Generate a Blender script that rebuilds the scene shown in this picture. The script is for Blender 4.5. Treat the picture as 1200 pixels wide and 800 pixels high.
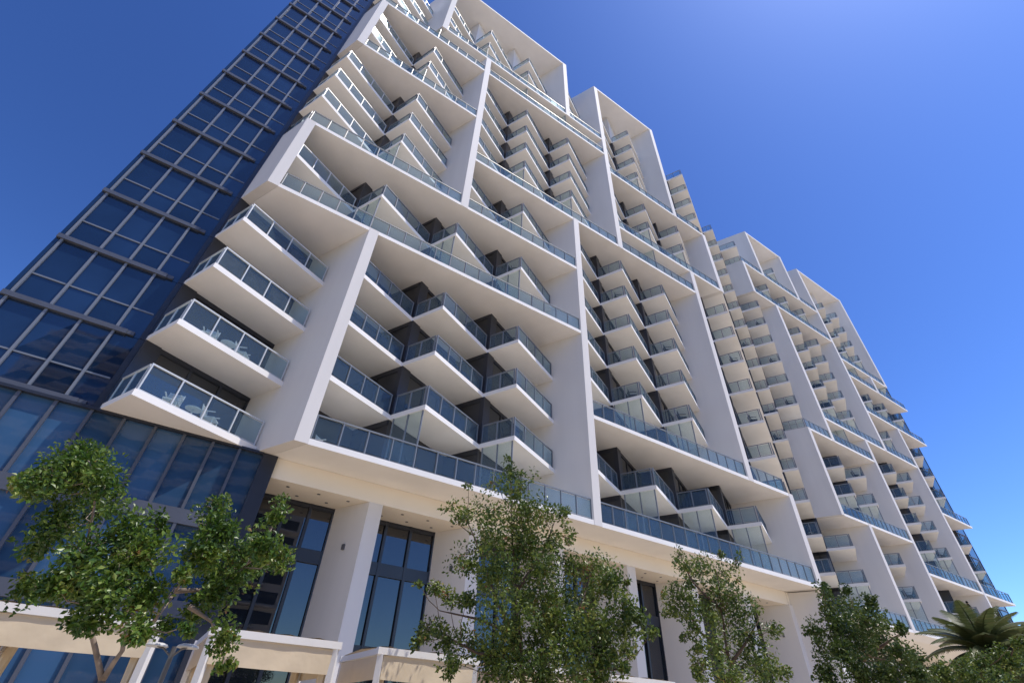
import bpy, math, random
from mathutils import Vector, Matrix, Quaternion
R = math.radians
C = bpy.context.scene.collection
for o in list(bpy.data.objects): bpy.data.objects.remove(o)

# ------------------------------------------------------------------ camera
FPX, PITCH, ROLL = 561.95, R(39.088), R(2.847)
YF, YG = R(58.614), R(32.485)          # headings of the facade front and of the turned balcony grid
S, EYE = 0.6, 1.6                      # metres per layout unit, eye height
def cam_ray(X, Y):                     # X right, Y down, in pixels of the 1200 px photograph
    c, s = math.cos(ROLL), math.sin(ROLL)
    a = c*X + s*Y; b = -s*X + c*Y
    return Vector((a, math.sin(PITCH)*b + math.cos(PITCH)*FPX, -math.cos(PITCH)*b + math.sin(PITCH)*FPX))
fw = cam_ray(0, 0).normalized()
rt = (cam_ray(1, 0) - cam_ray(0, 0)).normalized()
up = -(cam_ray(0, 1) - cam_ray(0, 0)).normalized()
cam = bpy.data.cameras.new('camera'); co = bpy.data.objects.new('camera', cam); C.objects.link(co)
cam.sensor_width = 36; cam.lens = FPX/1200*36; cam.clip_end = 6000; cam.clip_start = .05
co.matrix_world = Matrix(((rt.x, up.x, -fw.x, 0), (rt.y, up.y, -fw.y, 0), (rt.z, up.z, -fw.z, EYE), (0, 0, 0, 1)))
bpy.context.scene.camera = co
def spot(x, y, dist):                  # a point at a given level distance on the line of sight of (x, y)
    r = cam_ray(x-600, y-400); t = dist/math.hypot(r.x, r.y)
    return Vector((r.x*t, r.y*t, r.z*t + EYE))

# ------------------------------------------------------------------ sky, sun, exposure
SUN_EL, SUN_AZ = R(67.3), R(104.9)     # azimuth measured from +Y towards +X
wd = bpy.data.worlds.new('World'); bpy.context.scene.world = wd; wd.use_nodes = True
nt = wd.node_tree; bg = nt.nodes['Background']
sky = nt.nodes.new('ShaderNodeTexSky'); sky.sky_type = 'NISHITA'; sky.sun_disc = False
sky.sun_elevation = SUN_EL; sky.sun_rotation = SUN_AZ
sky.air_density = 1.0; sky.dust_density = 0.45; sky.ozone_density = 4.0; sky.altitude = 0
sc1 = nt.nodes.new('ShaderNodeVectorMath'); sc1.operation = 'MULTIPLY'; sc1.inputs[1].default_value = (.735, .742, .77)
gm = nt.nodes.new('ShaderNodeGamma'); gm.inputs[1].default_value = 1.75       # deepens the blue of the clear sky
nt.links.new(sky.outputs[0], sc1.inputs[0]); nt.links.new(sc1.outputs[0], gm.inputs[0])
nt.links.new(gm.outputs[0], bg.inputs[0]); bg.inputs[1].default_value = 0.10
sl = bpy.data.lights.new('sun', 'SUN'); sl.energy = 4.9; sl.angle = R(.5); sl.color = (1, .94, .85)
so = bpy.data.objects.new('sun', sl); C.objects.link(so)
sd = Vector((math.sin(SUN_AZ)*math.cos(SUN_EL), math.cos(SUN_AZ)*math.cos(SUN_EL), math.sin(SUN_EL)))
so.rotation_euler = sd.to_track_quat('Z', 'Y').to_euler(); so.location = (0, 0, 90)
sc = bpy.context.scene
sc.view_settings.view_transform = 'Standard'; sc.view_settings.look = 'None'
sc.view_settings.exposure = 0.0; sc.view_settings.gamma = 1
sc.view_settings.use_curve_mapping = False
sc.render.engine = 'CYCLES'
sc.cycles.max_bounces = 10; sc.cycles.transparent_max_bounces = 32; sc.cycles.diffuse_bounces = 5
sc.cycles.use_denoising = True
sc.cycles.caustics_reflective = False; sc.cycles.caustics_refractive = False

# ------------------------------------------------------------------ materials
def mat(name, base, rough=.6, spec=.5, metal=0, var=0, scale=1.5, bump=0, bscale=30, streak=False, tint=None):
    m = bpy.data.materials.new(name); m.use_nodes = True; n = m.node_tree; b = n.nodes['Principled BSDF']
    b.inputs['Base Color'].default_value = (*base, 1); b.inputs['Roughness'].default_value = rough
    b.inputs['Specular IOR Level'].default_value = spec; b.inputs['Metallic'].default_value = metal
    tc = n.nodes.new('ShaderNodeTexCoord')
    if var:
        mp = n.nodes.new('ShaderNodeMapping'); n.links.new(tc.outputs['Object'], mp.inputs[0])
        if streak: mp.inputs['Scale'].default_value = (1, 1, .12)
        ns = n.nodes.new('ShaderNodeTexNoise'); ns.inputs['Scale'].default_value = scale; ns.inputs['Detail'].default_value = 5
        n.links.new(mp.outputs[0], ns.inputs['Vector'])
        cr = n.nodes.new('ShaderNodeValToRGB'); cr.color_ramp.elements[0].position = .3; cr.color_ramp.elements[1].position = .7
        t = tint or tuple(c*(1-var) for c in base)
        cr.color_ramp.elements[0].color = (*t, 1); cr.color_ramp.elements[1].color = (*base, 1)
        n.links.new(ns.outputs[0], cr.inputs[0]); n.links.new(cr.outputs[0], b.inputs['Base Color'])
    if bump:
        ns = n.nodes.new('ShaderNodeTexNoise'); ns.inputs['Scale'].default_value = bscale
        n.links.new(tc.outputs['Object'], ns.inputs['Vector'])
        bp = n.nodes.new('ShaderNodeBump'); bp.inputs['Strength'].default_value = bump; bp.inputs['Distance'].default_value = .02
        n.links.new(ns.outputs[0], bp.inputs['Height']); n.links.new(bp.outputs[0], b.inputs['Normal'])
    return m
M = {}
M['white'] = mat('white_stucco', (.71, .68, .65), .75, .3, var=.13, scale=.5, bump=.12, bscale=14, streak=True)
M['slab'] = mat('brightened_white_paint', (.83, .805, .775), .75, .3, var=.08, scale=.7, bump=.08, bscale=12)  # same paint as the white walls, lightened to imitate bounce light on undersides
M['soffit'] = mat('soffit_paint', (.82, .75, .65), .8, .2, var=.05, scale=.6)
M['pier'] = mat('dark_metal', (.022, .026, .040), .35, .5, var=.2, scale=2)
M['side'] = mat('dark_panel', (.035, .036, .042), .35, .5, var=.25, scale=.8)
M['rail'] = mat('shaded_rail_metal', (.17, .19, .22), .4, .5)  # rail metal with its shaded look put into the colour
M['rail_lit'] = mat('sunlit_rail_metal', (.52, .55, .58), .4, .5)  # same rail metal, paler to imitate sun on the leftmost balconies
M['ledge'] = mat('grey_cladding', (.075, .085, .115), .4, .5, var=.15, scale=1)
M['mull'] = mat('grey_mullion', (.15, .17, .21), .4, .5)
M['cream'] = mat('cream_canvas', (.66, .55, .40), .85, .2, var=.08, scale=3, bump=.25, bscale=6)
M['frame'] = mat('white_frame', (.76, .74, .72), .5, .4, var=.05, scale=3)
M['deck'] = mat('pale_paving', (.57, .475, .355), .85, .2, var=.22, scale=.25, bump=.1, bscale=8)
M['plastic'] = mat('white_plastic', (.52, .52, .52), .4, .5)
M['wicker'] = mat('dark_wicker', (.03, .028, .026), .6, .4, var=.3, scale=40)
M['fixture'] = mat('light_fixture', (.10, .10, .11), .4, .5)
M['core'] = mat('dark_wall', (.05, .05, .055), .8, .2)
M['bark'] = mat('pale_bark', (.34, .27, .22), .9, .2, var=.55, scale=7, bump=.5, bscale=25)
M['bark2'] = mat('brown_bark', (.14, .10, .075), .9, .2, var=.4, scale=8, bump=.5, bscale=25)
def glass(name, tint, spec=.6, rough=.03, var=.5, sc_=.5):
    """Opaque window glass: dark body colour seen through the pane, sharp reflections on top."""
    m = bpy.data.materials.new(name); m.use_nodes = True; n = m.node_tree; b = n.nodes['Principled BSDF']
    tc = n.nodes.new('ShaderNodeTexCoord'); ns = n.nodes.new('ShaderNodeTexNoise'); ns.inputs['Scale'].default_value = sc_
    n.links.new(tc.outputs['Object'], ns.inputs['Vector'])
    cr = n.nodes.new('ShaderNodeValToRGB'); cr.color_ramp.elements[0].position = .35; cr.color_ramp.elements[1].position = .65
    cr.color_ramp.elements[0].color = (*[c*(1-var) for c in tint], 1); cr.color_ramp.elements[1].color = (*tint, 1)
    n.links.new(ns.outputs[0], cr.inputs[0]); n.links.new(cr.outputs[0], b.inputs['Base Color'])
    gi = n.nodes.new('ShaderNodeNewGeometry'); hv = n.nodes.new('ShaderNodeHueSaturation'); mr = n.nodes.new('ShaderNodeMapRange')
    mr.inputs['To Min'].default_value = .55; mr.inputs['To Max'].default_value = 1.35
    n.links.new(gi.outputs['Random Per Island'], mr.inputs[0]); n.links.new(mr.outputs[0], hv.inputs['Value'])
    n.links.new(cr.outputs[0], hv.inputs['Color']); n.links.new(hv.outputs[0], b.inputs['Base Color'])
    b.inputs['Roughness'].default_value = rough; b.inputs['Specular IOR Level'].default_value = spec
    b2 = n.nodes.new('ShaderNodeTexNoise'); b2.inputs['Scale'].default_value = .35
    n.links.new(tc.outputs['Object'], b2.inputs['Vector'])
    bp = n.nodes.new('ShaderNodeBump'); bp.inputs['Strength'].default_value = .03; bp.inputs['Distance'].default_value = .08
    n.links.new(b2.outputs[0], bp.inputs['Height']); n.links.new(bp.outputs[0], b.inputs['Normal'])
    return m
M['g_tower'] = glass('tower_glass', (.009, .025, .066), .8, var=.3)
M['g_pod'] = glass('podium_glass', (.032, .080, .165), .7, var=.1)
M['g_room'] = glass('room_glass', (.018, .022, .030), .9, rough=.04)
M['g_curtain'] = glass('curtained_glass', (.12, .105, .09), .9, rough=.04, var=.35, sc_=2.5)
M['g_room2'] = glass('warm_room_glass', (.045, .036, .028), .9, rough=.04, var=.6, sc_=1.2)
M['g_lobby'] = glass('lobby_glass', (.012, .016, .024), 1.0, rough=.01, var=.3)
def rail_glass(name, tint):
    m = bpy.data.materials.new(name); m.use_nodes = True; n = m.node_tree
    for x in list(n.nodes): n.nodes.remove(x)
    out = n.nodes.new('ShaderNodeOutputMaterial'); tr = n.nodes.new('ShaderNodeBsdfTransparent'); gl = n.nodes.new('ShaderNodeBsdfGlossy')
    df = n.nodes.new('ShaderNodeBsdfDiffuse'); mx0 = n.nodes.new('ShaderNodeMixShader'); mx0.inputs[0].default_value = .05
    df.inputs[0].default_value = (.38, .58, .85, 1)
    tr.inputs[0].default_value = (*tint, 1); gl.inputs['Roughness'].default_value = .04; gl.inputs[0].default_value = (.85, .95, 1, 1)
    fr = n.nodes.new('ShaderNodeFresnel'); fr.inputs[0].default_value = 1.55
    mx = n.nodes.new('ShaderNodeMixShader'); fm = n.nodes.new('ShaderNodeMath'); fm.operation = 'MULTIPLY'; fm.inputs[1].default_value = .75
    ge = n.nodes.new('ShaderNodeNewGeometry'); iv = n.nodes.new('ShaderNodeMath'); iv.operation = 'SUBTRACT'; iv.inputs[0].default_value = 1
    m2 = n.nodes.new('ShaderNodeMath'); m2.operation = 'MULTIPLY'
    n.links.new(ge.outputs['Backfacing'], iv.inputs[1]); n.links.new(iv.outputs[0], m2.inputs[0]); n.links.new(fr.outputs[0], m2.inputs[1])
    n.links.new(m2.outputs[0], fm.inputs[0])
    n.links.new(tr.outputs[0], mx0.inputs[1]); n.links.new(df.outputs[0], mx0.inputs[2])
    n.links.new(fm.outputs[0], mx.inputs[0]); n.links.new(mx0.outputs[0], mx.inputs[1]); n.links.new(gl.outputs[0], mx.inputs[2])
    n.links.new(mx.outputs[0], out.inputs[0]); return m
M['g_rail'] = rail_glass('rail_glass', (.80, .87, .88))
M['g_screen'] = rail_glass('screen_glass', (.87, .92, .91))
def leaf_mat(name, cols):
    m = bpy.data.materials.new(name); m.use_nodes = True; n = m.node_tree; b = n.nodes['Principled BSDF']
    ge = n.nodes.new('ShaderNodeNewGeometry'); cr = n.nodes.new('ShaderNodeValToRGB')
    while len(cr.color_ramp.elements) < len(cols): cr.color_ramp.elements.new(.5)
    for e, (p, c) in zip(cr.color_ramp.elements, cols): e.position = p; e.color = (*c, 1)
    tc = n.nodes.new('ShaderNodeTexCoord'); ns = n.nodes.new('ShaderNodeTexNoise'); ns.inputs['Scale'].default_value = 2.2; ns.inputs['Detail'].default_value = 3
    a1 = n.nodes.new('ShaderNodeMath'); a1.operation = 'MULTIPLY'; a1.inputs[1].default_value = .62
    a2 = n.nodes.new('ShaderNodeMath'); a2.operation = 'MULTIPLY_ADD'; a2.inputs[1].default_value = 1.5; a2.inputs[2].default_value = -.56
    a3 = n.nodes.new('ShaderNodeMath'); a3.operation = 'ADD'; a3.use_clamp = True
    n.links.new(tc.outputs['Object'], ns.inputs['Vector']); n.links.new(ns.outputs[0], a2.inputs[0])
    n.links.new(ge.outputs['Random Per Island'], a1.inputs[0]); n.links.new(a1.outputs[0], a3.inputs[0]); n.links.new(a2.outputs[0], a3.inputs[1])
    n.links.new(a3.outputs[0], cr.inputs[0]); n.links.new(cr.outputs[0], b.inputs['Base Color'])
    b.inputs['Roughness'].default_value = .42; b.inputs['Specular IOR Level'].default_value = .45
    tl = n.nodes.new('ShaderNodeBsdfTranslucent'); n.links.new(cr.outputs[0], tl.inputs[0])
    mx = n.nodes.new('ShaderNodeMixShader'); mx.inputs[0].default_value = .28
    n.links.new(b.outputs[0], mx.inputs[1]); n.links.new(tl.outputs[0], mx.inputs[2])
    n.links.new(mx.outputs[0], n.nodes['Material Output'].inputs[0]); return m
M['leaf_a'] = leaf_mat('green_leaf', [(0, (.025, .06, .008)), (.45, (.060, .125, .014)), (.8, (.15, .22, .03)), (.93, (.28, .32, .08)), (1, (.28, .14, .05))])
M['leaf_b'] = leaf_mat('olive_leaf', [(0, (.028, .055, .010)), (.4, (.065, .11, .018)), (.75, (.16, .21, .035)), (.93, (.26, .28, .06)), (1, (.24, .11, .05))])
M['leaf_c'] = leaf_mat('deep_leaf', [(0, (.03, .06, .010)), (.6, (.06, .10, .016)), (1, (.12, .15, .03))])
M['leaf_p'] = leaf_mat('palm_leaf', [(0, (.05, .065, .022)), (.7, (.10, .12, .045)), (1, (.14, .12, .05))])

# ------------------------------------------------------------------ mesh helpers
class MB:
    def __init__(s): s.v = []; s.f = []
    def add(s, vs, fs):
        k = len(s.v); s.v += [tuple(v) for v in vs]; s.f += [tuple(i+k for i in f) for f in fs]; return s
    def prism(s, pts, z0, z1):         # plan polygon in metres, any winding
        a = sum(pts[i-1][0]*pts[i][1] - pts[i][0]*pts[i-1][1] for i in range(len(pts)))
        if a < 0: pts = pts[::-1]
        n = len(pts)
        return s.add([(x, y, z0) for x, y in pts] + [(x, y, z1) for x, y in pts],
              [tuple(range(n-1, -1, -1)), tuple(range(n, 2*n))] + [(i, (i+1) % n, n+(i+1) % n, n+i) for i in range(n)])
    def bar(s, a, b, w, h=None):       # rectangular bar between two points, w across, h along the other way
        a, b = Vector(a), Vector(b); d = (b-a).normalized(); h = h or w
        x = d.cross(Vector((0, 0, 1)))
        x = x.normalized() if x.length > 1e-4 else Vector((math.sin(YG), math.cos(YG), 0))
        y = x.cross(d).normalized(); x, y = x*w/2, y*h/2
        vs = [p+q for p in (a, b) for q in (-x-y, x-y, x+y, -x+y)]
        return s.add(vs, [(3, 2, 1, 0), (4, 5, 6, 7), (0, 1, 5, 4), (1, 2, 6, 5), (2, 3, 7, 6), (3, 0, 4, 7)])
    def tube(s, pts, rs, n=8):
        k0 = len(s.v); prev = None
        for i, p in enumerate(pts):
            d = (pts[min(i+1, len(pts)-1)] - pts[max(i-1, 0)]).normalized()
            x = d.cross(Vector((0, 0, 1)) if abs(d.z) < .9 else Vector((1, 0, 0))).normalized() if prev is None else (prev - d*prev.dot(d)).normalized()
            prev = x; y = d.cross(x)
            for j in range(n):
                t = 2*math.pi*j/n; s.v.append(tuple(p + (x*math.cos(t) + y*math.sin(t))*rs[i]))
        for i in range(len(pts)-1):
            for j in range(n):
                a = k0+i*n+j; b = k0+i*n+(j+1) % n; s.f.append((a, b, b+n, a+n))
        s.f.append(tuple(k0+j for j in range(n-1, -1, -1))); e = k0+(len(pts)-1)*n; s.f.append(tuple(e+j for j in range(n)))
        return s
    def build(s, name, m, parent=None, smooth=False):
        me = bpy.data.meshes.new(name); me.from_pydata(s.v, [], s.f); me.materials.append(m)
        if smooth: me.polygons.foreach_set('use_smooth', [True]*len(me.polygons))
        me.update(); o = bpy.data.objects.new(name, me); C.objects.link(o)
        if parent: o.parent = parent
        return o
    def merge(s, o): return s.add(o.v, o.f)
def tag(o, label=None, cat=None, group=None, kind=None):
    if label: o['label'] = label
    if cat: o['category'] = cat
    if group: o['group'] = group
    if kind: o['kind'] = kind
    return o
def empty(name, loc=(0, 0, 0), rz=0):
    o = bpy.data.objects.new(name, None); C.objects.link(o); o.location = loc; o.rotation_euler[2] = rz; o.empty_display_size = .2; return o
def copy_tree(o, parent=None):
    c = o.copy(); C.objects.link(c); c.parent = parent
    for ch in [q for q in bpy.data.objects if q.parent == o]: copy_tree(ch, c)
    return c
Fx, Fy = math.sin(YF), math.cos(YF)
Gx, Gy = math.sin(YG), math.cos(YG)
def UN(u, n): return (S*(u*Fx - n*Fy), S*(u*Fy + n*Fx))       # along / away from the facade front -> metres
def GH(g, h): return (S*(g*Gx - h*Gy), S*(g*Gy + h*Gx))       # along / across the turned grid -> metres
def Z(z): return S*z + EYE
def P(xy, z): return Vector((xy[0], xy[1], Z(z)))
cs, sn = math.cos(YF-YG), math.sin(YF-YG)
def un2gh(u, n): return (u*cs + n*sn, n*cs - u*sn)

# ------------------------------------------------------------------ setting: ground
g = MB(); g.add([(-3000, -3000, 0), (3000, -3000, 0), (3000, 3000, 0), (-3000, 3000, 0)], [(0, 1, 2, 3)])
tag(g.build('ground', M['deck']), kind='structure')

# ------------------------------------------------------------------ the hotel
hotel = empty('hotel_tower', (*UN(60, 45), 0))
inv = Vector(hotel.location)
def hb(mb, name, m, parent=None, label=None):   # link a mesh as part (or sub-part) of the hotel
    o = mb.build(name, M[m], parent or hotel)
    o.matrix_parent_inverse = Matrix.Translation(-inv) if parent is None else Matrix.Identity(4)
    if label: o['label'] = label
    return o
LV = [13.4 + 5.13*k for k in range(7)] + [44.18 + 4.96*k for k in range(1, 10)] + [94.3, 99.8] + [105.5]
UL = [-5.7, 2.95, 10.95, 19.0, 27.1, 35.3, 43.4, 51.45, 59.1]
UR = [76.2, 84.9, 92.8, 100.2, 107.6, 115.9, 122.8, 129.6, 137.5, 144.4]
NF = [30.0]*9 + [35.88]*10
UU = UL + UR
K = [un2gh(u, n) for u, n in zip(UU, NF)]
gK = [k[0] for k in K]; hK = [k[1] for k in K]
def hb_(i):                       # back line of bay i (level of the window wall)
    if i == -1: return 36.6
    if i == -2: return 40.2
    return hK[i]
def back(i): return 33.0 if i == 0 else hb_(i-1)
ST, RH = .40, 1.78                # slab thickness, rail height
FT = .85                          # fin width along the front
FINS = [(0,4,6),(0,10,13),(1,0,4),(1,14,18),(2,6,14),(4,0,8),(4,14,18),(5,8,18),(7,2,9),(7,12,18),(8,0,2),(8,9,12),
        (10,3,6),(10,13,15),(11,0,3),(11,6,13),(11,15,18),(13,0,7),(13,15,18),(14,7,18),(16,0,9),(16,11,12),(17,12,18)]
BANDS = [(1,8,0),(4,8,2),(0,4,4),(0,4,6),(2,7,8),(5,8,9),(0,2,10),(5,8,12),(0,5,13),(1,5,14),(1,4,18),(5,7,18),
         (9,13,0),(13,18,2),(10,13,3),(16,18,5),(10,13,6),(11,16,7),(14,18,9),(14,18,11),(14,17,12),(10,14,13),(10,14,15),(11,13,18),(14,17,18)]
def fin(i, k): return any(f[0] == i and f[1] <= k < f[2] for f in FINS)     # fin stands above level k
def band(i, k): return any(b[0] <= i < b[1] and b[2] == k for b in BANDS)
def top(i): return 18 if any(b[2] == 18 and b[0] <= i < b[1] for b in BANDS) or i == 0 else 16

# fins
for i, a, b in FINS:
    g0, h0 = K[i]; n0 = NF[i]
    hbk = back(i-1) if i not in (0, 9) else (back(i) if i == 0 else hK[7])
    if i == 0: hbk = back(0) + .3
    z0, z1 = LV[a] + .012, LV[b] + ST - .012
    if b == 18: z1 = LV[b] + .45
    p0 = un2gh(UU[i], n0); p1 = un2gh(UU[i]+FT, n0); gi = g0
    ge = p1[0]
    m = MB().prism([GH(*p0), GH(*p1), GH(ge, hbk), GH(gi, hbk)], Z(z0), Z(z1))
    hb(m, 'fin_wall', 'white')

# slabs, rails
def rail_run(fr, gl, a, b, zb, posts=None, pale=False, n=None, start=True, end=True):
    a, b = Vector((*a, 0)), Vector((*b, 0)); L = (b-a).length
    n = n or max(1, round(L/(1.62*S)))
    zt = zb + RH; d = (b-a).normalized()
    fr.bar((a.x, a.y, Z(zt)), (b.x, b.y, Z(zt)), .07, .05)
    fr.bar((a.x, a.y, Z(zb)+.06), (b.x, b.y, Z(zb)+.06), .03, .035)
    for j in range(n+1):
        if (j == 0 and not start) or (j == n and not end): continue
        p = a + d*(.03 + (L-.06)*j/n)
        fr.bar((p.x, p.y, Z(zb)), (p.x, p.y, Z(zt)-.025), .045, .07)
    for j in range(n):
        p = a + d*(L*j/n + .05); q = a + d*(L*(j+1)/n - .05)
        gl.bar((p.x, p.y, Z(zb+RH/2)+.02), (q.x, q.y, Z(zb+RH/2)+.02), .012, S*RH-.20)
def screen(fr, gl, i, k):          # full height glass divider between two units on a terrace
    zb, zt = LV[k]+ST, LV[k+1]
    a = Vector((*GH(gK[i]+.1, hK[i]+.25), 0)); b = Vector((*GH(gK[i]+.1, back(i)-.1), 0))
    for t in (0, .45, .92):
        p = a.lerp(b, t); fr.bar((p.x, p.y, Z(zb)), (p.x, p.y, Z(zt)), .05, .07)
    for t0, t1 in ((.02, .43), (.47, .90)):
        p, q = a.lerp(b, t0), a.lerp(b, t1)
        gl.bar((p.x, p.y, Z((zb+zt)/2)), (q.x, q.y, Z((zb+zt)/2)), .02, S*(zt-zb)-.02)
for a, b, k in BANDS:
    n0 = NF[a]; z0 = LV[k]; th = ST
    lead = FT + .0 if (fin(a, k) or fin(a, k-1)) else 0
    tail = FT if not (fin(b, k) or fin(b, k-1)) and b not in (18,) else 0
    pa = un2gh(UU[a]+lead, n0+.03); pb = un2gh(UU[b]+tail, n0+.03)
    ga = pa[0]
    pts = [pa, pb]
    gb = gK[b] if tail == 0 else pb[0]
    pts.append((gb, back(b-1)+.25))
    for i in range(b-1, a, -1):
        pts.append((gK[i]+.25, back(i)+.25)); pts.append((gK[i]+.25, back(i-1)+.25))
    pts.append((ga, back(a)+.25))
    if abs(pts[-1][1]-pts[0][1]) < 1e-6: pts.pop()
    m = MB().prism([GH(*p) for p in pts], Z(z0), Z(z0+th+(.05 if k == 18 else 0)))
    sl_ = hb(m, 'terrace_slab' if k < 18 else 'roof_slab', 'slab')
    if k == 18: continue
    fr, gl, scr = MB(), MB(), []
    for i in range(a, b):
        u0 = UU[i] + (FT + .02 if fin(i, k) else (.12 if i == a else 0)); u1 = UU[i+1] - (.03 if fin(i+1, k) else (0 if i < b-1 else .12))
        rail_run(fr, gl, UN(u0, n0+.22), UN(u1, n0+.22), z0+th, start=(i == a or fin(i, k)))
        if i > a and not fin(i, k) and k+1 < len(LV): (lambda A, B: (screen(A, B, i, k), scr.append((A, B))))(MB(), MB())
    if not fin(a, k): rail_run(fr, gl, GH(gK[a]+.15, hK[a]+.3), GH(gK[a]+.15, back(a)), z0+th, n=3)
    if not fin(b, k):
        gg = gK[b]-.15 if tail == 0 else gK[b]+.45
        rail_run(fr, gl, GH(gg, hK[b]+.3), GH(gg, back(b-1)-.2), z0+th, n=4)
    hb(fr, 'railing', 'rail', sl_); hb(gl, 'railing_glass', 'g_rail', sl_)
    for sf, sg in scr: hb(sf, 'screen_frame', 'rail', sl_); hb(sg, 'screen_glass', 'g_screen', sl_)

bal, win = [], []
def vis(i, k):                     # how large a bay shows: nearer first
    x, y = GH(gK[i], hK[i]); d = math.hypot(x, y); z = Z(LV[k]); return 1/(d*d + z*z)
for i in range(18):
    for k in range(0 if i in (0, 8, 9) else 1, 18):
        if k > top(i): continue
        g0, h0 = gK[i], hK[i]; g1, h1 = gK[i+1], back(i); z0 = LV[k]
        if not band(i, k) and k <= 16:
            o0 = .78 if fin(i, k) and fin(i, k-1) else (.78 if fin(i, k) or fin(i, k-1) else 0)
            ge = g1 - (.0 if not (fin(i+1, k) or fin(i+1, k-1)) else .0)
            m = MB().prism([GH(g0+o0, h0), GH(ge, h0), GH(ge, h1+.25), GH(g0+o0, h1+.25)], Z(z0), Z(z0+ST))
            fr, gl = MB(), MB()
            zz = z0+ST
            rail_run(fr, gl, GH(g0+o0+.12, h0+.16), GH(g1-.12, h0+.16), zz, n=4 if i != 8 else 9)
            if not (fin(i, k)): rail_run(fr, gl, GH(g0+.14, h0+.3), GH(g0+.14, h1-.1), zz, n=2)
            bal.append((vis(i, k), m, fr, gl, i, k))
        if k < min(16, top(i)):
            zb, zt = z0+ST-.01, LV[k+1]+.01
            f, pn = MB(), MB()
            # pier at the corner, frames, panes on the window wall
            def seg(ga, gb, hA, hB, za, zb_, tgt): tgt.prism([GH(ga, hA), GH(gb, hA), GH(gb, hB), GH(ga, hB)], Z(za), Z(zb_))
            if not fin(i, k): seg(g0-.02, g0+1.0, h1-.16, h1+.3, zb, zt, f)
            else: seg(g0+.8, g0+1.6, h1-.1, h1+.3, zb, zt, f)
            gs = g0+1.0; n = 3 if i != 8 else 7
            seg(gs, g1, h1-.06, h1+.12, zt-.34, zt, f); seg(gs, g1, h1-.06, h1+.12, zb, zb+.16, f)
            for j in range(n+1):
                x = gs + (g1-gs-.15)*j/n; seg(x, x+.16, h1-.05, h1+.13, zb+.16, zt-.34, f)
            for j in range(n):
                x = gs + (g1-gs-.15)*j/n; x2 = gs + (g1-gs-.15)*(j+1)/n; dd = .03*(j % 2)
                seg(x+.15, x2+.01, h1+.02+dd, h1+.06+dd, zb+.16, zt-.34, pn)
            win.append((vis(i, k), f, pn, i, k))
bal.sort(key=lambda t: -t[0]); win.sort(key=lambda t: -t[0])
for _, m, fr, gl, i, k in bal[:100]:
    b = hb(m, 'balcony', 'slab'); hb(fr, 'railing', 'rail_lit' if i == 0 else 'rail', b); hb(gl, 'railing_glass', 'g_rail', b)
rest = [MB(), MB(), MB()]
for _, m, fr, gl, i, k in bal[100:]: rest[0].merge(m); rest[1].merge(fr); rest[2].merge(gl)
b = hb(rest[0], 'balcony', 'slab'); b['kind'] = 'stuff'
hb(rest[1], 'railing', 'rail', b)['kind'] = 'stuff'; hb(rest[2], 'railing_glass', 'g_rail', b)['kind'] = 'stuff'
for _, f, pn, i, k in win[:100]:
    w = hb(f, 'window', 'pier'); hb(pn, 'pane', ('g_room', 'g_room', 'g_curtain', 'g_room2')[(i*7+k*5+i*k) % 4], w)
rest = [MB(), MB()]
for _, f, pn, i, k in win[100:]: rest[0].merge(f); rest[1].merge(pn)
b = hb(rest[0], 'window', 'pier'); b['kind'] = 'stuff'; hb(rest[1], 'pane', 'g_room', b)['kind'] = 'stuff'

# side walls of the rooms (dark panels between the bays) and the core behind them
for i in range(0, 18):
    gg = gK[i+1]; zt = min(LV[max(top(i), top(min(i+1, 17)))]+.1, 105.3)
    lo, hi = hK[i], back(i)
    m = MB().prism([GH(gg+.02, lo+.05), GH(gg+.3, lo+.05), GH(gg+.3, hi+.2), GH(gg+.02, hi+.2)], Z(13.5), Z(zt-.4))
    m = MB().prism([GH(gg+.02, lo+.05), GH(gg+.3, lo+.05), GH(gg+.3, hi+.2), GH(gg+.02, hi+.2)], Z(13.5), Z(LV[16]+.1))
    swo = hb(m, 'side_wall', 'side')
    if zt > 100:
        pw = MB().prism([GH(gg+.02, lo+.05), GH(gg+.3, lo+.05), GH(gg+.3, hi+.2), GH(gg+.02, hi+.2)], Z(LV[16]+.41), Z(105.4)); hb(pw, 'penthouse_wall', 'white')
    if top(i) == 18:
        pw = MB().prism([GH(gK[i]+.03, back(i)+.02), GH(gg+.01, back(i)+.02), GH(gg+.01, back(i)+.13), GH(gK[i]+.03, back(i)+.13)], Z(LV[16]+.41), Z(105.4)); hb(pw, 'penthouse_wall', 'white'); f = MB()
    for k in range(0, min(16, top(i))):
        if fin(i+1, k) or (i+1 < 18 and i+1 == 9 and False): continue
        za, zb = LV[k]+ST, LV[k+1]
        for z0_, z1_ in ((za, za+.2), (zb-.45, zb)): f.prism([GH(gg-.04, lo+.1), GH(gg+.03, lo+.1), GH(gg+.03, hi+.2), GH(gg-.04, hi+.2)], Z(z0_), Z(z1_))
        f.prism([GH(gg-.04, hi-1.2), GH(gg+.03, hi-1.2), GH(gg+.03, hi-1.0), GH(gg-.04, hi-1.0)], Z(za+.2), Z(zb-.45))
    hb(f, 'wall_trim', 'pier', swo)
core = []
for i in range(18):
    t = LV[16]+.3 if top(i) == 16 else LV[18]-.02
    m = MB().prism([GH(gK[i]+.32, back(i)+.14), GH(gK[i+1]+.31, back(i)+.14), GH(gK[i+1]+.31, back(i)+13), GH(gK[i]+.32, back(i)+13)], Z(13.45 if i < 8 else -2.6), Z(t))
    hb(m, 'room_block', 'core')

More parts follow.
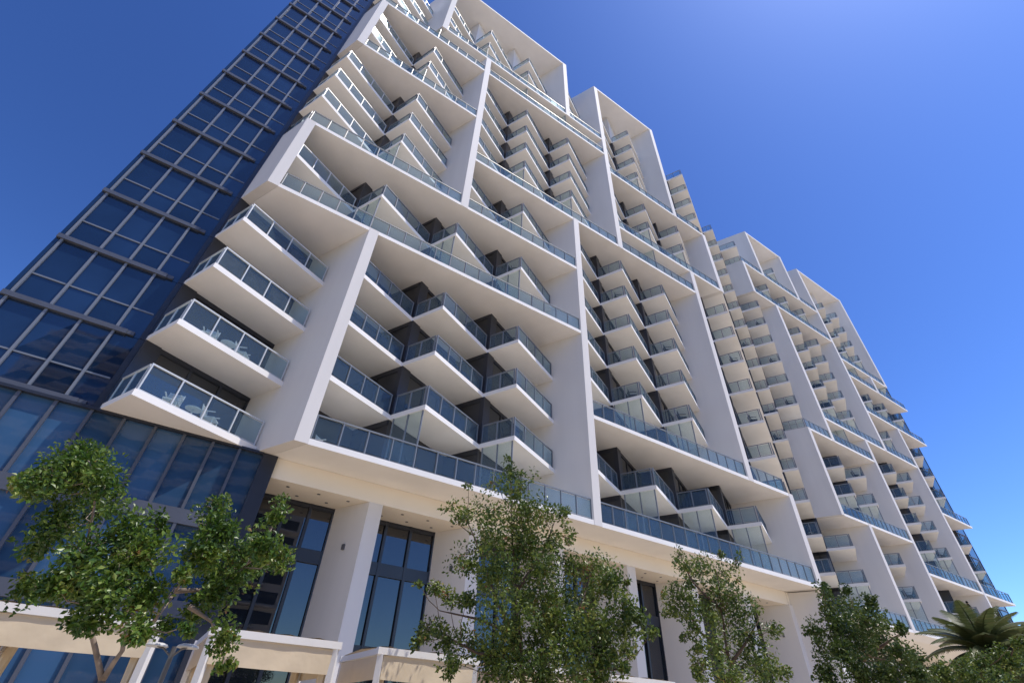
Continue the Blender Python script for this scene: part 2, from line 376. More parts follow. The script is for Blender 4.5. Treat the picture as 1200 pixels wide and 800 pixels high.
prn = random.Random(77)
def panes(us, zs, n, th=.12):          # separate panes, each set very slightly out of true
    m = MB()
    for a, b in zip(us, us[1:]):
        for c, d in zip(zs, zs[1:]):
            t = [n + prn.uniform(-.012, .012) for _ in range(4)]
            vs = [(*UN(u, t[q]), Z(z)) for q, (u, z) in enumerate(((a, c), (b, c), (b, d), (a, d)))] + [(*UN(u, n+th), Z(z)) for u, z in ((a, c), (b, c), (b, d), (a, d))]
            m.add(vs, [(0, 1, 2, 3), (7, 6, 5, 4), (0, 4, 5, 1), (1, 5, 6, 2), (2, 6, 7, 3), (3, 7, 4, 0)])
    return m
# glass stair tower on the left: one window band per floor, plus the corner
NG = 33.3
def un_box(mb, u0, u1, n0, n1, z0, z1): return mb.prism([UN(u0, n0), UN(u1, n0), UN(u1, n1), UN(u0, n1)], Z(z0), Z(z1))
for k in range(0, 18):
    z0, z1 = LV[k], LV[k+1]
    pn = panes([-14.3, -12.38, -10.68, -8.98, -7.25], [z0+.02, z0+2.05, z1-.02], NG)
    o = hb(pn, 'tower_window', 'g_tower')
    f = MB()
    for u in (-14.35, -12.45, -10.75, -9.05): un_box(f, u, u+.14, NG-.16, NG+.05, z0+.02, z1-.02)
    un_box(f, -14.2, -7.7, NG-.06, NG+.05, z0+2.0, z0+2.1)
    hb(f, 'mullion', 'mull', o)
    c = un_box(MB(), -7.6, -7.25, NG-.1, NG+.1, z0+.02, z1-.02); hb(c, 'corner_post', 'pier', o)
    l = un_box(MB(), -14.6, -8.35, NG-.26, NG+.0, z0-.02, z0+.30); un_box(l, -8.35, -7.95, NG-.18, NG+.0, z0+.03, z0+.30)
    hb(l, 'ledge', 'ledge', o)
m = un_box(MB(), -14.4, -7.3, NG+.15, NG+20, -2.6, 105.2); hb(m, 'stair_block', 'core')
m = un_box(MB(), -14.62, -14.4, NG-.1, NG+20, -2.6, 105.3); hb(m, 'end_wall', 'g_tower')
m = un_box(MB(), -14.9, -7.4, NG-.3, NG+20, 105.3, 106.2); hb(m, 'tower_cap', 'ledge')
# glass end tower on the right
NR = 39.25
u18 = gK[18]*cs - back(18 if False else 17)*sn
for k in range(0, 16):
    z0, z1 = LV[k], LV[k+1]
    o = hb(un_box(MB(), 139.5, 150.2, NR, NR+.3, z0, z1-.03), 'tower_window', 'g_pod')
    f = MB()
    for u in (141.5, 145.9, 150.2): un_box(f, u, u+.12, NR-.10, NR+.02, z0, z1)
    un_box(f, 139.6, 150.25, NR-.15, NR, z0-.02, z0+.22)
    hb(f, 'mullion', 'ledge', o)
hb(un_box(MB(), 141, 150.0, NR+.2, NR+20, -2.6, LV[16]), 'end_block', 'core')

# podium: curtain glass at left
def grid_window(name, u0, u1, n, zs, us, gm, fm, th=.16):
    o = hb(panes([u for u in us if u < u1-.1]+[u1], [zs[0], zs[-1]], n), name, gm); f = MB()
    for u in us: un_box(f, u-th/2, u+th/2, n-.2, n+.02, zs[0], zs[-1])
    hb(f, 'mullion', fm, o); f = MB()
    for z in zs[1:-1]: un_box(f, u0, u1, n-.12, n+.02, z-.1, z+.1)
    hb(f, 'transom', fm, o); return o
US = [-14.3, -12.45, -10.8, -9.15, -7.5, -5.9, -4.3, -2.75, -1.15, .4]
for z0, z1 in ((9.1, 13.28), (4.65, 8.3), (-2.4, 3.9)):
    grid_window('podium_window', -14.4, 1.8, NG, [z0, z1], US, 'g_pod', 'ledge')
for z0, z1 in ((8.3, 9.1), (3.9, 4.65)):
    hb(un_box(MB(), -14.5, 1.8, NG-.22, NG+.1, z0, z1), 'spandrel', 'ledge')
hb(un_box(MB(), 1.8, 2.7, NG-.25, NG+3.4, -2.6, 13.38), 'corner_pier', 'pier')
hb(un_box(MB(), -14.5, 1.8, NG-.3, NG-.02, 13.28, 13.44), 'head_trim', 'pier')
hb(un_box(MB(), -14.4, 1.8, NG+.2, NG+3.3, -2.6, 13.3), 'podium_block', 'core')
# drop soffit over the lobby
m = MB(); un_box(m, 2.71, 60.4, NG, NG+3.9, 12.05, 13.385); hb(m, 'lobby_soffit', 'soffit')
for j in range(26):
    for nn in (34.2, 35.5):
        u = 4 + j*2.05 + (nn > 35)*.9; x, y = UN(u, nn); r = .07
        hb(MB().add([(x+r*math.cos(t*math.pi/5), y+r*math.sin(t*math.pi/5), Z(12.05)-.012*e) for e in (0, 1) for t in range(10)],
               [tuple(range(19, 9, -1))]+[(t, (t+1) % 10, 10+(t+1) % 10, 10+t) for t in range(10)]), 'downlight', 'fixture')
# lobby fins and windows
for i in range(2, 9):
    g0, h0 = gK[i], back(i); g1 = un2gh(UU[i]+1.0, 30)[0]-.0
    dn = (g1-g0)*sn/cs
    pts = [GH(g0, h0+.12), GH(g1, h0+.12-dn+.0), GH(g1, back(i-1)), GH(g0, back(i-1))]
    fo = hb(MB().prism(pts, Z(-2.6), Z(12.04)), 'lobby_fin', 'white')
    x, y = GH(g0-.06, (h0+back(i-1))/2-.3)
    hb(MB().bar((x, y, Z(9.0)), (x, y, Z(9.35)), .10, .12), 'wall_spotlight', 'fixture', fo)
    ub = g1*cs - back(i-1)*sn
for i in range(1, 8):
    # window plane between fin i (right side) and fin i+1 (back end)
    u0 = 2.7 if i == 1 else UU[i] - 1.3; u1 = UU[i+1] - 3.1
    u0 = max(2.7, u0); nw = 36.5
    z0, z1 = -2.4, 12.03
    o = hb(un_box(MB(), u0, u1+.5, nw, nw+.2, z0, z1), 'lobby_window', 'g_lobby'); f = MB()
    W = u1-u0; th = .2
    for t in (0, .36, .68, 1): un_box(f, u0+W*t-th/2, u0+W*t+th/2, nw-.2, nw+.02, z0, z1)
    hb(f, 'mullion', 'pier', o)
    for za, zb in ((11.75, z1), (8.25, 9.1), (3.4, 4.0), (z0, z0+.4)): hb(un_box(MB(), u0, u1+.1, nw-.16, nw+.02, za, zb), 'transom', 'pier', o)
hb(un_box(MB(), 2.7, 58.5, 36.72, 50, -2.6, 13.3), 'podium_block', 'core')
# wall under the recess between the wings, right podium
hb(MB().prism([GH(66.9, 1.2), GH(84.2, 1.2), GH(84.2, 8), GH(66.9, 8)], Z(-2.6), Z(13.3)), 'recess_wall', 'white')
hb(MB().prism([GH(84.2, -1.1), GH(85, -1.1), GH(85, 8), GH(84.2, 8)], Z(-2.6), Z(11.6)), 'recess_wall', 'white')
hb(MB().prism([GH(84.3, -1.0), GH(85, -1.0), GH(85, 8), GH(84.3, 8)], Z(11.6), Z(13.35)), 'clerestory_window', 'g_lobby')
m = MB()
ua, ub = 80.0, 141.0
prof = [(35.95, 13.41), (36.6, 12.6), (38.2, 11.3), (40.5, 10.6), (44, 10.5), (44, 13.41)]
vs = [(*UN(u, n), Z(z)) for u in (ua, ub) for n, z in prof]; q = len(prof)
m.add(vs, [tuple(range(q)), tuple(range(2*q-1, q-1, -1))] + [(j, q+j, q+(j+1) % q, (j+1) % q) for j in range(q)])
hb(m, 'podium_soffit', 'soffit')
hb(un_box(MB(), 86, 141, 41.5, 60, -2.6, 10.6), 'podium_wall', 'white')
for u in (90, 100, 110, 120, 130):
    o = hb(un_box(MB(), u, u+6, 41.35, 41.5, -2.0, 8.0), 'podium_window', 'g_lobby')
    f = MB(); [un_box(f, u+t, u+t+.16, 41.2, 41.37, -2, 8) for t in (0, 2, 4, 5.84)]; hb(f, 'mullion', 'pier', o)
tag(hotel, 'white high-rise hotel with zigzag glass-railed balconies between tall white fins and dark glass ends', 'building')

# ------------------------------------------------------------------ cabanas on the terrace
def build_cabana(u0, label, grp='cabanas lined up in front of the hotel'):
    W, D, H = 2.06, 2.3, 2.70
    root = empty('cabana', (*UN(u0, 16.5), 0), math.pi/2 - YF)      # local x runs along the facade, y away from the viewer
    tag(root, label, 'cabana', grp)
    for x in (.05, W-.05):
        for y in (.05, D-.05):
            MB().bar((x, y, 0), (x, y, H-.1), .10).build('post', M['frame'], root)
    b = MB()
    for y in (.05, D-.05): b.bar((-.03, y, H-.05), (W+.03, y, H-.05), .12, .11)
    for x in (.05, W-.05): b.bar((x, .1, H-.052), (x, D-.1, H-.052), .11, .10)
    for x in (W*.36, W*.66): b.bar((x, .1, H-.06), (x, D-.1, H-.06), .05, .05)
    b.build('top_frame', M['frame'], root)
    n = 12; vs = []; fs = []
    for i in range(n+1):
        for j in range(3):
            x = .04+(W-.08)*i/n; y = .04+(D-.08)*j/2
            vs.append((x, y, H+.02 + .015*math.sin(i*2.1) + (.05 if j == 1 else 0)))
    for i in range(n):
        for j in range(2): a = i*3+j; fs.append((a, a+3, a+4, a+1))
    k = len(vs); vs += [(x, y, z-.012) for x, y, z in vs]; fs += [(d+k, c+k, b_+k, a+k) for a, b_, c, d in fs]
    MB().add(vs, fs).build('canopy', M['cream'], root)
    rnd = random.Random(int(u0*10)+50)
    def valance(p, q):
        v = []; f = []; m = 26; p, q = Vector(p), Vector(q); d = (q-p); nn = Vector((-d.y, d.x, 0)).normalized()
        ph = rnd.random()*6
        for i in range(m+1):
            t = i/m
            for r in range(5):
                w = .004*math.sin(t*9+ph+r*.8) + .003*math.sin(t*23+r)
                c = p + d*t + nn*(w*(.4+r*.3)) ; v.append((c.x, c.y, H-.115-.09*r - .008*math.sin(math.pi*t)*(r > 2)))
        for i in range(m):
            for r in range(4): a = i*5+r; f.append((a, a+1, a+6, a+5))
        k = len(v); v += [(x+nn.x*.01, y+nn.y*.01, z) for x, y, z in v]; f += [(d_+k, c_+k, b_+k, a_+k) for a_, b_, c_, d_ in f]
        MB().add(v, f).build('valance', M['cream'], root, True)
    valance((.10, .02, 0), (W-.10, .02, 0)); valance((.02, .12, 0), (.02, D-.1, 0)); valance((W-.02, .12, 0), (W-.02, D-.1, 0))
    for x, y in ((.16, .16), (W-.16, .16), (.16, D-.16), (W-.16, D-.16)):      # curtains gathered at the posts
        v = []; f = []; m = 16
        for r in range(9):
            z = H-.12 - r*.29; wd_ = .085 - .035*math.sin(math.pi*min(1, r/6)) 
            for i in range(m):
                t = 2*math.pi*i/m; rr = wd_*(1+.25*math.sin(t*5+x)); v.append((x+rr*math.cos(t), y+rr*math.sin(t), z))
        for r in range(8):
            for i in range(m): a = r*m+i; b_ = r*m+(i+1) % m; f.append((b_, a, a+m, b_+m))
        MB().add(v, f).build('curtain', M['cream'], root, True)
    MB().bar((.3, D/2+.2, .42), (W-.3, D/2+.2, .42), 1.3, .16).build('daybed', M['plastic'], root)
    return root
for u0, lb in ((-3.25, 'cream canvas cabana with white frame at the left edge, under the forked tree'),
               (1.3, 'cream canvas cabana with white frame standing in front of the broad white column'),
               (5.95, 'cream cabana showing its left side, between the glass lobby window and the leafy tree'),
               (10.6, 'cream canvas cabana mostly hidden behind the large olive green tree'),
               (15.2, 'cream canvas cabana farthest right, in front of the narrow dark window')):
    build_cabana(u0, lb)

# ------------------------------------------------------------------ path lamp
p = spot(205, 757, 9.0)
root = empty('path_lamp', (p.x, p.y, 0)); tag(root, 'dark path lamp with two pale dish heads beside the left tree', 'lamp')
MB().tube([Vector((0, 0, 0)), Vector((0, 0, p.z))], [.045, .03]).build('pole', M['fixture'], root)
for s_ in (-1, 1):
    a = MB().tube([Vector((0, 0, p.z-.12)), Vector((s_*.12, -.03, p.z-.03)), Vector((s_*.2, -.06, p.z-.01))], [.015, .013, .012], 6).build('arm', M['fixture'], root)
    v = []; f = []
    for r, (rr, zz) in enumerate(((.015, .035), (.07, .03), (.12, .015), (.14, -.012), (.13, -.02), (.07, -.01))):
        for i in range(16): t = math.pi*i/8; v.append((s_*.21+rr*math.cos(t), -.06+rr*math.sin(t), p.z+zz))
    for r in range(5):
        for i in range(16): a_ = r*16+i; b_ = r*16+(i+1) % 16; f.append((a_, b_, b_+16, a_+16))
    f.append(tuple(range(15, -1, -1))); f.append(tuple(range(80, 96)))
    MB().add(v, f).build('lamp_shade', M['plastic'], root, True)

# ------------------------------------------------------------------ trees
def leaf_cloud(mb, c, r, n, L, rnd, squash=1.0):
    for _ in range(n):
        while True:
            d = Vector((rnd.uniform(-1, 1), rnd.uniform(-1, 1), rnd.uniform(-1, 1)))
            if .05 < d.length < 1: break
        q = d.length; d = d.normalized()*(q**1.1)*1.35
        p_ = c + Vector((d.x, d.y, d.z*squash))*r
        ax = (d*.7 + Vector((rnd.uniform(-1, 1), rnd.uniform(-1, 1), rnd.uniform(-.9, .9)))).normalized()
        nm = (Vector((rnd.uniform(-1, 1), rnd.uniform(-1, 1), rnd.uniform(-.1, 1.4))) + d*.3)
        s_ = ax.cross(nm)
        if s_.length < .05: continue
        s_.normalize(); nm = s_.cross(ax)
        l = L*rnd.uniform(.65, 1.2); w = l*rnd.uniform(.22, .34)
        b = p_ - ax*l*.5; t = p_ + ax*l*.5 - nm*l*.08; m_ = p_ + ax*l*.05
        k = len(mb.v)
        mb.v += [tuple(b), tuple(m_ + s_*w + nm*w*.35), tuple(t), tuple(m_ - s_*w + nm*w*.35)]
        mb.f += [(k, k+1, k+2), (k, k+2, k+3)]
def tree(name, label, dist, clumps, stems, lm, bm, L=.085, dens=.42, trunk_r=.09, seed=1, depth=.11, twig=.008, nofill=0):
    rnd = random.Random(seed)
    base = spot(stems[0][0][0], stems[0][0][1], dist)
    root = empty(name, (base.x, base.y, 0)); tag(root, label, 'tree', 'trees planted in front of the hotel')
    off = Vector((base.x, base.y, 0)); tb = MB(); pts_all = []
    tr = [Vector((rnd.uniform(-.08, .08), rnd.uniform(-.08, .08), 0)), Vector((.04, .02, base.z*.5)), Vector((0, 0, base.z))]
    tb.tube(tr, [trunk_r*1.35, trunk_r*1.1, trunk_r], 10)
    for st in stems:
        ps = []
        for j, (x, y) in enumerate(st):
            dd = dist*(1 + (rnd.uniform(-.03, .03) if j else 0)); ps.append(spot(x, y, dd)-off)
        if st is not stems[0] and len(pts_all):      # start on the nearest earlier stem
            pass
        n = len(ps)
        fine = []; rad = []
        for j in range(n-1):
            for q in range(3):
                t = q/3; pp = ps[j].lerp(ps[j+1], t) + Vector((rnd.uniform(-1, 1), rnd.uniform(-1, 1), 0))*.012*(j+q > 0)
                fine.append(pp); rad.append(trunk_r*.8*(1-.9*((j+t)/(n-1))**.7) + .005)
        fine.append(ps[-1]); rad.append(.008)
        tb.tube(fine, rad, 8); pts_all += list(zip(fine, rad))
    lf = MB()
    px = dist/FPX
    for (x, y, r) in clumps:
        dd = dist*(1 + rnd.uniform(-depth*1.25, depth*.75)); rr = cam_ray(x-600, y-400)
        k = math.sqrt(rr.length_squared)/FPX; R_ = r/FPX*dd/math.hypot(rr.x, rr.y)*FPX
        R_ = r*dd/math.hypot(rr.x, rr.y)
        c = spot(x, y, dd) - off
        # branch to the nearest stem point below the clump
        cand = sorted(pts_all, key=lambda q: (q[0]-c).length + (1.0 if q[0].z > c.z+.1 else 0))[0]
        mid = cand[0].lerp(c, .5) + Vector((rnd.uniform(-.06, .06), rnd.uniform(-.06, .06), -.05))
        tb.tube([cand[0], mid, c + Vector((0, 0, R_*.3))], [min(cand[1]*.5, .012)+.002, .006, .003], 6)
        for _ in range(5):
            e = c + Vector((rnd.uniform(-1, 1), rnd.uniform(-1, 1), rnd.uniform(-.7, 1))).normalized()*R_*.85
            tb.tube([c.lerp(mid, .25), c.lerp(e, .5)+Vector((0, 0, .02)), e], [.005, .0035, .002], 4)
        # uneven: several small tufts inside the clump
        nt_ = max(4, int(r/2.6))
        for _ in range(nt_):
            dd_ = 0; o_ = Vector((rnd.gauss(0, .42), rnd.gauss(0, .42), rnd.gauss(0, .42)))*R_
            leaf_cloud(lf, c+o_, R_*rnd.uniform(.4, .8), int(r*r*dens*rnd.uniform(.6, 1.3)/nt_)+3, L, rnd)
    tb.build('trunk', M[bm], root, True); lf.build('crown', M[lm], root)
    return root
T1 = [(86,550,34),(40,570,17),(125,567,20),(111,597,18),(67,618,23),(50,641,13),(145,628,26),(165,648,26),(98,648,26),(30,689,16),(61,689,18),(101,692,20),(135,682,24),(118,712,20),(169,699,23),(88,729,12),(162,733,18),(189,739,10),(253,594,18),(250,621,22),(236,648,20),(263,665,25),(287,655,18),(304,638,17),(324,608,12),(329,587,8),(331,655,14),(304,665,16),(260,692,23),(236,712,18),(260,746,15),(263,773,12),(216,672,10),(220,736,10),(60,560,20),(100,530,14),(185,620,10)]
tree('tree', 'glossy green tree with forked pale stems at the left, before the blue podium glass', 8.0, T1,
     [[(120,797),(108,745),(98,690),(104,630),(112,575),(104,540)], [(120,797),(143,762),(150,705),(155,660),(160,630)],
      [(146,748),(182,727),(205,692),(222,665),(245,630)], [(205,692),(250,690),(285,665),(318,620)], [(222,710),(248,728),(262,770)]],
     'leaf_a', 'bark', L=.072, dens=1.6, trunk_r=.036, seed=3)
T2 = [(596,540,7),(599,557,12),(609,571,15),(582,567,10),(549,567,5),(528,594,7),(542,608,14),(569,598,20),(603,598,22),(633,601,18),(657,604,11),(667,631,10),(643,631,20),(609,631,24),(572,628,22),(545,648,14),(549,665,12),(589,662,24),(623,665,24),(576,689,22),(508,689,10),(525,702,10),(549,699,13),(490,684,5),(501,733,14),(521,746,16),(552,749,18),(528,780,14),(489,750,8),(589,719,24),(619,706,20),(589,753,22),(569,780,22),(609,780,22)]
T2b = [(670,665,17),(694,665,20),(711,689,20),(684,699,24),(657,699,18),(734,682,7),(731,706,14),(751,722,13),(765,743,8),(724,733,22),(690,733,24),(657,733,22),(636,760,20),(670,766,22),(704,766,20),(734,766,12),(643,790,20),(677,793,20),(731,783,10),(705,792,14)]
tree('tree', 'largest tree, a broad yellow-green crown with one pointed top, at the centre', 9.4, T2+T2b+[(640,700,22),(640,665,20),(645,735,22),(618,640,18)],
     [[(612,797),(610,740),(604,680),(600,620),(598,545)], [(610,760),(580,700),(560,640),(545,605)], [(610,745),(560,725),(515,715)], [(606,690),(635,650),(650,610)], [(611,770),(560,765),(505,735)],
      [(612,790),(655,750),(680,710),(692,670)], [(640,762),(700,745),(745,722)], [(655,750),(690,765),(730,775)]],
     'leaf_b', 'bark2', L=.074, dens=1.5, trunk_r=.045, seed=8)
T3 = [(797,649,7),(802,663,10),(809,678,13),(779,699,7),(793,699,12),(786,717,9),(806,705,14),(820,710,14),(802,746,7),(813,737,9),(818,777,12),(818,764,10),(820,665,14),(851,675,15),(864,658,7),(834,692,20),(864,705,18),(817,725,16),(854,733,20),(884,719,9),(881,746,16),(908,739,9),(834,760,16),(868,766,20),(820,785,12),(901,777,14),(915,787,10),(888,790,16),(851,793,18),(848,712,18),(845,650,6)]
tree('tree', 'slender olive tree with wispy crown below the lowest terrace, right of centre', 12.5, T3,
     [[(858,799),(852,760),(846,715),(840,670)], [(855,780),(875,750),(890,725)], [(853,765),(820,740),(795,700)], [(846,715),(815,685),(800,660)]],
     'leaf_b', 'bark2', L=.078, dens=1.6, trunk_r=.05, seed=21)
T4 = [(966,695,8),(993,692,7),(969,709,13),(996,712,15),(1020,706,9),(1016,726,16),(955,739,10),(976,733,18),(1003,746,20),(1036,746,14),(1057,739,8),(962,763,14),(989,766,18),(1023,766,18),(1054,765,12),(1070,768,10),(1080,775,5),(969,790,16),(1003,790,18),(1036,790,18),(1070,790,14)]
tree('tree', 'dark dense tree with pointed shoots in front of the recessed grey wall', 16.0, T4,
     [[(1008,799),(1004,760),(998,715)], [(1006,775),(1035,755),(1055,742)], [(1006,770),(975,745),(966,712)]],
     'leaf_c', 'bark2', L=.085, dens=2.9, trunk_r=.07, seed=33)
T5 = [(1124,785,12),(1152,780,15),(1180,779,15),(1104,785,9),(1111,797,14),(1145,797,16),(1178,797,16),(1192,752,8),(1196,770,10),(1095,798,9)]
tree('tree', 'low bushy olive tree beneath the palm in the lower right corner', 19.0, T5,
     [[(1150,799),(1152,785),(1155,765)], [(1151,795),(1180,780),(1190,755)], [(1151,795),(1120,785),(1112,775)]],
     'leaf_b', 'bark2', L=.09, dens=3.6, trunk_r=.07, seed=41)
def palm(label, x, y, dist, seed, n, FL=3.0):
    rnd = random.Random(seed); c = spot(x, y, dist)
    root = empty('palm_tree', (c.x, c.y, 0)); tag(root, label, 'palm tree', 'palms at the far end')
    tb = MB(); ps = [Vector((.05*math.sin(i), .04*math.cos(i*1.3), c.z*i/14)) for i in range(15)]
    tb.tube(ps, [.22 + .015*(i % 2) for i in range(15)], 10); tb.build('trunk', M['bark2'], root, True)
    for j in range(n):
        az = 2*math.pi*(j*.618) ; el = R(80 - 115*j/n + rnd.uniform(-6, 6)); L_ = FL*rnd.uniform(.85, 1.1)
        m = MB(); p_ = ps[-1] + Vector((0, 0, .05)); pts = [p_]; e = el
        for q in range(12):
            p_ = p_ + Vector((math.cos(az)*math.cos(e), math.sin(az)*math.cos(e), math.sin(e)))*L_/12; pts.append(p_); e -= R(5.5)
        m.tube(pts, [.022*(1-i/13) + .004 for i in range(13)], 5)
        side0 = Vector((-math.sin(az), math.cos(az), 0))
        for q in range(3, 46):
            t = q/46*12; a = int(min(11, t)); b = pts[a].lerp(pts[a+1], t-a); d = (pts[a+1]-pts[a]).normalized()
            upv = side0.cross(d); 
            for s_ in (-1, 1):
                l = .36*math.sin(math.pi*min(1, (q/46)*.85+.12))*rnd.uniform(.85, 1.1)+.05
                dr = (side0*s_ + d*.75 - upv*(-.15) - Vector((0, 0, .25))).normalized()
                tip = b + dr*l; w = d*.017
                k = len(m.v); m.v += [tuple(b-w), tuple(b+w), tuple(b.lerp(tip, .5)+w*1.2), tuple(tip), tuple(b.lerp(tip, .5)-w*1.2)]; m.f.append((k, k+1, k+2, k+3, k+4))
        m.build('frond', M['leaf_p'], root)
palm('feathery palm with arching fronds rising over the bushy tree at lower right', 1158, 766, 21, 5, 40, 1.6)
palm('second feathery palm cut by the right edge, behind the bushy tree', 1199, 772, 24, 9, 40, 1.7)

# ------------------------------------------------------------------ apartment block across the pool (seen mirrored in the lobby glass)
ab = empty('apartment_building', (*UN(2, -105), 0)); tag(ab, 'tall apartment block across the pool, mirrored in the dark lobby glass', 'building')
def part(mb, name, m, par=None):
    o = mb.build(name, M[m], par or ab)
    if par is None: o.matrix_parent_inverse = Matrix.Translation(-Vector(ab.location))
    return o
part(un_box(MB(), -60, 28, -130, -97, -2.6, 88), 'wall', 'white')
for k in range(16):
    z = 4 + k*5.2
    w = part(un_box(MB(), -58, 27, -97.2, -96.9, z+1.3, z+4.3), 'window', 'g_room')
    bb = part(un_box(MB(), -59 if k % 2 else -52, 22 if k % 2 else 27.5, -97, -93.5, z, z+.45), 'balcony', 'white')
    f = MB(); un_box(f, -52, 22, -93.7, -93.6, z+.45, z+2.2); part(f, 'railing_glass', 'g_rail', bb)

# ------------------------------------------------------------------ balcony furniture
def wbox(m, c, sx, sy, sz): return m.bar((c[0]-sx/2, c[1], c[2]), (c[0]+sx/2, c[1], c[2]), sy, sz)
def make_chair(mt):
    r = empty('balcony_chair')
    s_ = MB(); wbox(s_, (0, 0, .42), .5, .5, .05); s_.build('seat', M[mt], r)
    b = MB(); 
    for i in range(5): b.bar((-.23, .23+.02*i, .5+.09*i), (.23, .23+.02*i, .5+.09*i), .02, .06)
    b.bar((-.24, .23, .42), (-.24, .33, .92), .03); b.bar((.24, .23, .42), (.24, .33, .92), .03); b.build('backrest', M[mt], r)
    for x in (-.22, .22):
        for y in (-.22, .22): MB().bar((x, y, 0), (x, y, .40), .035).build('leg', M[mt], r)
        MB().bar((x*1.15, -.22, .64), (x*1.15, .25, .64), .04, .03).build('armrest', M[mt], r)
    return r
def make_table(mt):
    r = empty('balcony_table')
    MB().tube([Vector((0, 0, .44)), Vector((0, 0, .47))], [.28, .28], 20).build('table_top', M[mt], r)
    MB().tube([Vector((0, 0, 0)), Vector((0, 0, .44))], [.03, .03], 8).build('table_leg', M[mt], r)
    MB().tube([Vector((0, 0, 0)), Vector((0, 0, .02))], [.18, .18], 16).build('table_base', M[mt], r)
    return r
ORD = ['lowest', 'second lowest', 'third lowest', 'fourth', 'fifth', 'sixth', 'seventh', 'eighth', 'ninth', 'tenth', 'eleventh', 'twelfth']
wc, wt, dc, dt = make_chair('plastic'), make_table('plastic'), make_chair('wicker'), make_table('wicker')
first = {}
def put(src, g_, h_, k, rot, label, cat, group):
    o = src if id(src) not in first else copy_tree(src); first[id(src)] = 1
    x, y = GH(g_, h_); o.location = (x, y, Z(LV[k]+ST)); o.rotation_euler[2] = -YG + math.pi/2 + rot
    tag(o, label, cat, group)
for k, nm in ((0, 'lowest'), (1, 'second lowest')):
    put(wc, gK[0]+2.3, hK[0]+1.1, k, -.6, f'left white chair on the {nm} balcony beside the dark glass tower', 'chair', 'white balcony chairs')
    put(wc, gK[0]+4.7, hK[0]+1.0, k, .7, f'right white chair on the {nm} balcony beside the dark glass tower', 'chair', 'white balcony chairs')
    put(wt, gK[0]+3.5, hK[0]+.8, k, 0, f'small round white table between the chairs of the {nm} left balcony', 'table', 'white balcony tables')
put(wc, gK[1]+3.0, hK[1]+1.2, 0, .3, 'white balcony chair at the left end of the lowest terrace', 'chair', 'white balcony chairs')
WH = {2: 'third', 3: 'fourth', 5: 'left of centre', 6: 'centre', 8: 'at the wing end', 9: 'in the recess', 10: 'beside the stepped fin', 11: 'right wing', 12: 'right wing inner', 15: 'far right'}
for i, k in ((2,0),(2,2),(3,1),(3,3),(5,1),(5,3),(6,3),(6,5),(8,4),(8,6),(9,2),(9,5),(10,7),(10,9),(11,2),(12,1),(12,5),(15,3),(2,7),(3,5),(6,10),(5,6),(10,11),(12,9),(15,7),(8,10),(9,9),(11,5)):
    h_ = hK[i]+1.0
    put(dc, gK[i]+1.1, h_+.3, k, .4, f'dark wicker chair on the {ORD[k]} level balcony, column {WH[i]}', 'chair', 'dark balcony chairs')
    put(dt, gK[i]+2.5, h_, k, 0, f'dark round table on the {ORD[k]} level balcony, column {WH[i]}', 'table', 'dark balcony tables')

# ------------------------------------------------------------------ towel and person on a far balcony
x, y = GH(gK[15]+.5, hK[15]+3.0)
tw = MB(); 
M['towel'] = mat('pink_towel', (.55, .22, .22), .9, .1, var=.2, scale=6)
zt_ = Z(LV[1]+ST+RH)
a = Vector((*GH(gK[15]+.14, hK[15]+2.2), 0)); b = Vector((*GH(gK[15]+.14, hK[15]+3.1), 0)); nrm = Vector((Gx, Gy, 0))
vs = []; fs = []
for i in range(9):
    p = a.lerp(b, i/8)
    for o_, z in ((-.05, zt_-.5), (-.045, zt_-.2), (-.04, zt_+.03), (.04, zt_+.04), (.045, zt_-.2), (.06, zt_-.35)):
        w = .012*math.sin(i*1.7)*(z < zt_); q = p + nrm*(o_*1.1+w); vs.append((q.x, q.y, z))
for i in range(8):
    for j in range(5): c_ = i*6+j; fs.append((c_, c_+1, c_+7, c_+6))
tag(tw.add(vs, fs).build('towel', M['towel'], None, True), 'pink towel hung over a far balcony rail beside the standing person', 'towel')

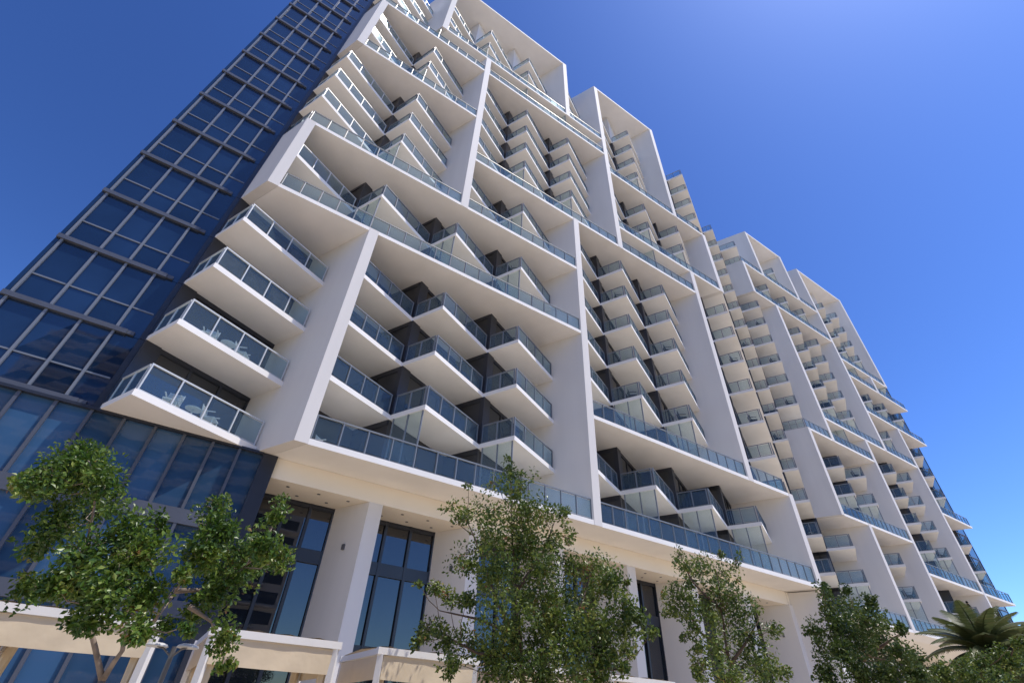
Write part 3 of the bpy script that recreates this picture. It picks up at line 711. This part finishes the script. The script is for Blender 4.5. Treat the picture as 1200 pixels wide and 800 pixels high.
def person():
    skin = mat('skin', (.35, .20, .13), .6, .3); cloth = mat('dark_cloth', (.02, .022, .03), .85, .2, var=.3, scale=9); hair = mat('dark_hair', (.012, .010, .009), .6, .3)
    V = [(0,0,.95),(0,.01,1.15),(0,.0,1.40),(0,-.01,1.50),(0,-.03,1.60),(0,-.03,1.72),
         (.10,0,.90),(.11,-.02,.50),(.11,.02,.09),(.12,-.12,.04),(-.10,0,.90),(-.12,-.04,.50),(-.13,.02,.09),(-.14,-.12,.04),
         (.18,0,1.40),(.44,-.06,1.38),(.68,-.14,1.42),(.76,-.17,1.43),(-.18,0,1.40),(-.26,.04,1.13),(-.22,-.16,.98),(-.20,-.24,.97)]
    Ed = [(0,1),(1,2),(2,3),(3,4),(4,5),(0,6),(6,7),(7,8),(8,9),(0,10),(10,11),(11,12),(12,13),(2,14),(14,15),(15,16),(16,17),(2,18),(18,19),(19,20),(20,21)]
    Rr = [.14,.125,.14,.055,.085,.08,.085,.06,.04,.03,.085,.06,.04,.03,.06,.042,.03,.028,.06,.042,.03,.028]
    me = bpy.data.meshes.new('person'); me.from_pydata(V, Ed, []); o = bpy.data.objects.new('person', me); C.objects.link(o)
    sk = o.modifiers.new('skin', 'SKIN'); sv = me.skin_vertices[0] if me.skin_vertices else None
    if sv is None:
        bpy.context.view_layer.objects.active = o; o.select_set(True); bpy.ops.object.modifier_remove(modifier='skin'); bpy.ops.object.modifier_add(type='SKIN'); sv = me.skin_vertices[0]
    for i, r in enumerate(Rr): sv.data[i].radius = (r, r*.8 if i < 3 else r); sv.data[i].use_root = (i == 0)
    ss = o.modifiers.new('sub', 'SUBSURF'); ss.levels = 2; ss.render_levels = 2
    me.materials.append(skin)
    # fingers
    for hx, hy, hz, dx in ((.76, -.17, 1.43, 1), (-.20, -.24, .97, 0)):
        for j in range(5):
            f = MB(); a_ = Vector((hx, hy+.018*(j-2)*dx, hz)) + Vector((.018*(j-2)*(1-dx), 0, 0)); d_ = Vector((.07, -.015, -.01)) if dx else Vector((0, -.06, -.03))
            if j == 4: d_ = d_*.7 + Vector((0, .03, .02))
            f.tube([a_, a_+d_*.55, a_+d_+Vector((0, 0, -.015))], [.009, .008, .006], 6).build('finger', skin, o, True)
    def shell(name, pts, rs, m):
        MB().tube([Vector(p_) for p_ in pts], rs, 14).build(name, m, o, True)
    shell('shirt', [(0,.01,.92),(0,.01,1.1),(0,0,1.3),(0,0,1.43),(0,-.01,1.49)], [.17,.16,.185,.15,.07], cloth)
    for s_ in (-1, 1):
        shell('trouser_leg', [(s_*.06,.0,.98),(s_*.105,-.01,.85),(s_*.115,-.03,.5),(s_*.12,.02,.10)], [.11,.11,.085,.065], cloth)
    shell('sleeve', [(.12,0,1.42),(.2,0,1.40),(.40,-.05,1.38)], [.08,.078,.06], cloth); shell('sleeve', [(-.12,0,1.42),(-.19,.01,1.38),(-.24,.03,1.2)], [.08,.078,.06], cloth)
    shell('hair', [(0,.03,1.56),(0,.0,1.66),(0,-.01,1.76),(0,-.01,1.80)], [.09,.112,.095,.03], hair)
    for s_ in (-1, 1): MB().tube([Vector((s_*.035, -.115, 1.665)), Vector((s_*.035, -.122, 1.665))], [.012, .010], 8).build('eye', hair, o)
    MB().tube([Vector((0, -.10, 1.66)), Vector((0, -.135, 1.635))], [.008, .014], 6).build('nose', skin, o)
    return o
po = person(); x, y = GH(gK[15]+1.1, hK[15]+.95)
po.location = (x, y, Z(LV[1]+ST)); po.rotation_euler[2] = -YG + math.pi/2 + .2
tag(po, 'person in dark clothes with one arm held out, standing on a far balcony', 'person')
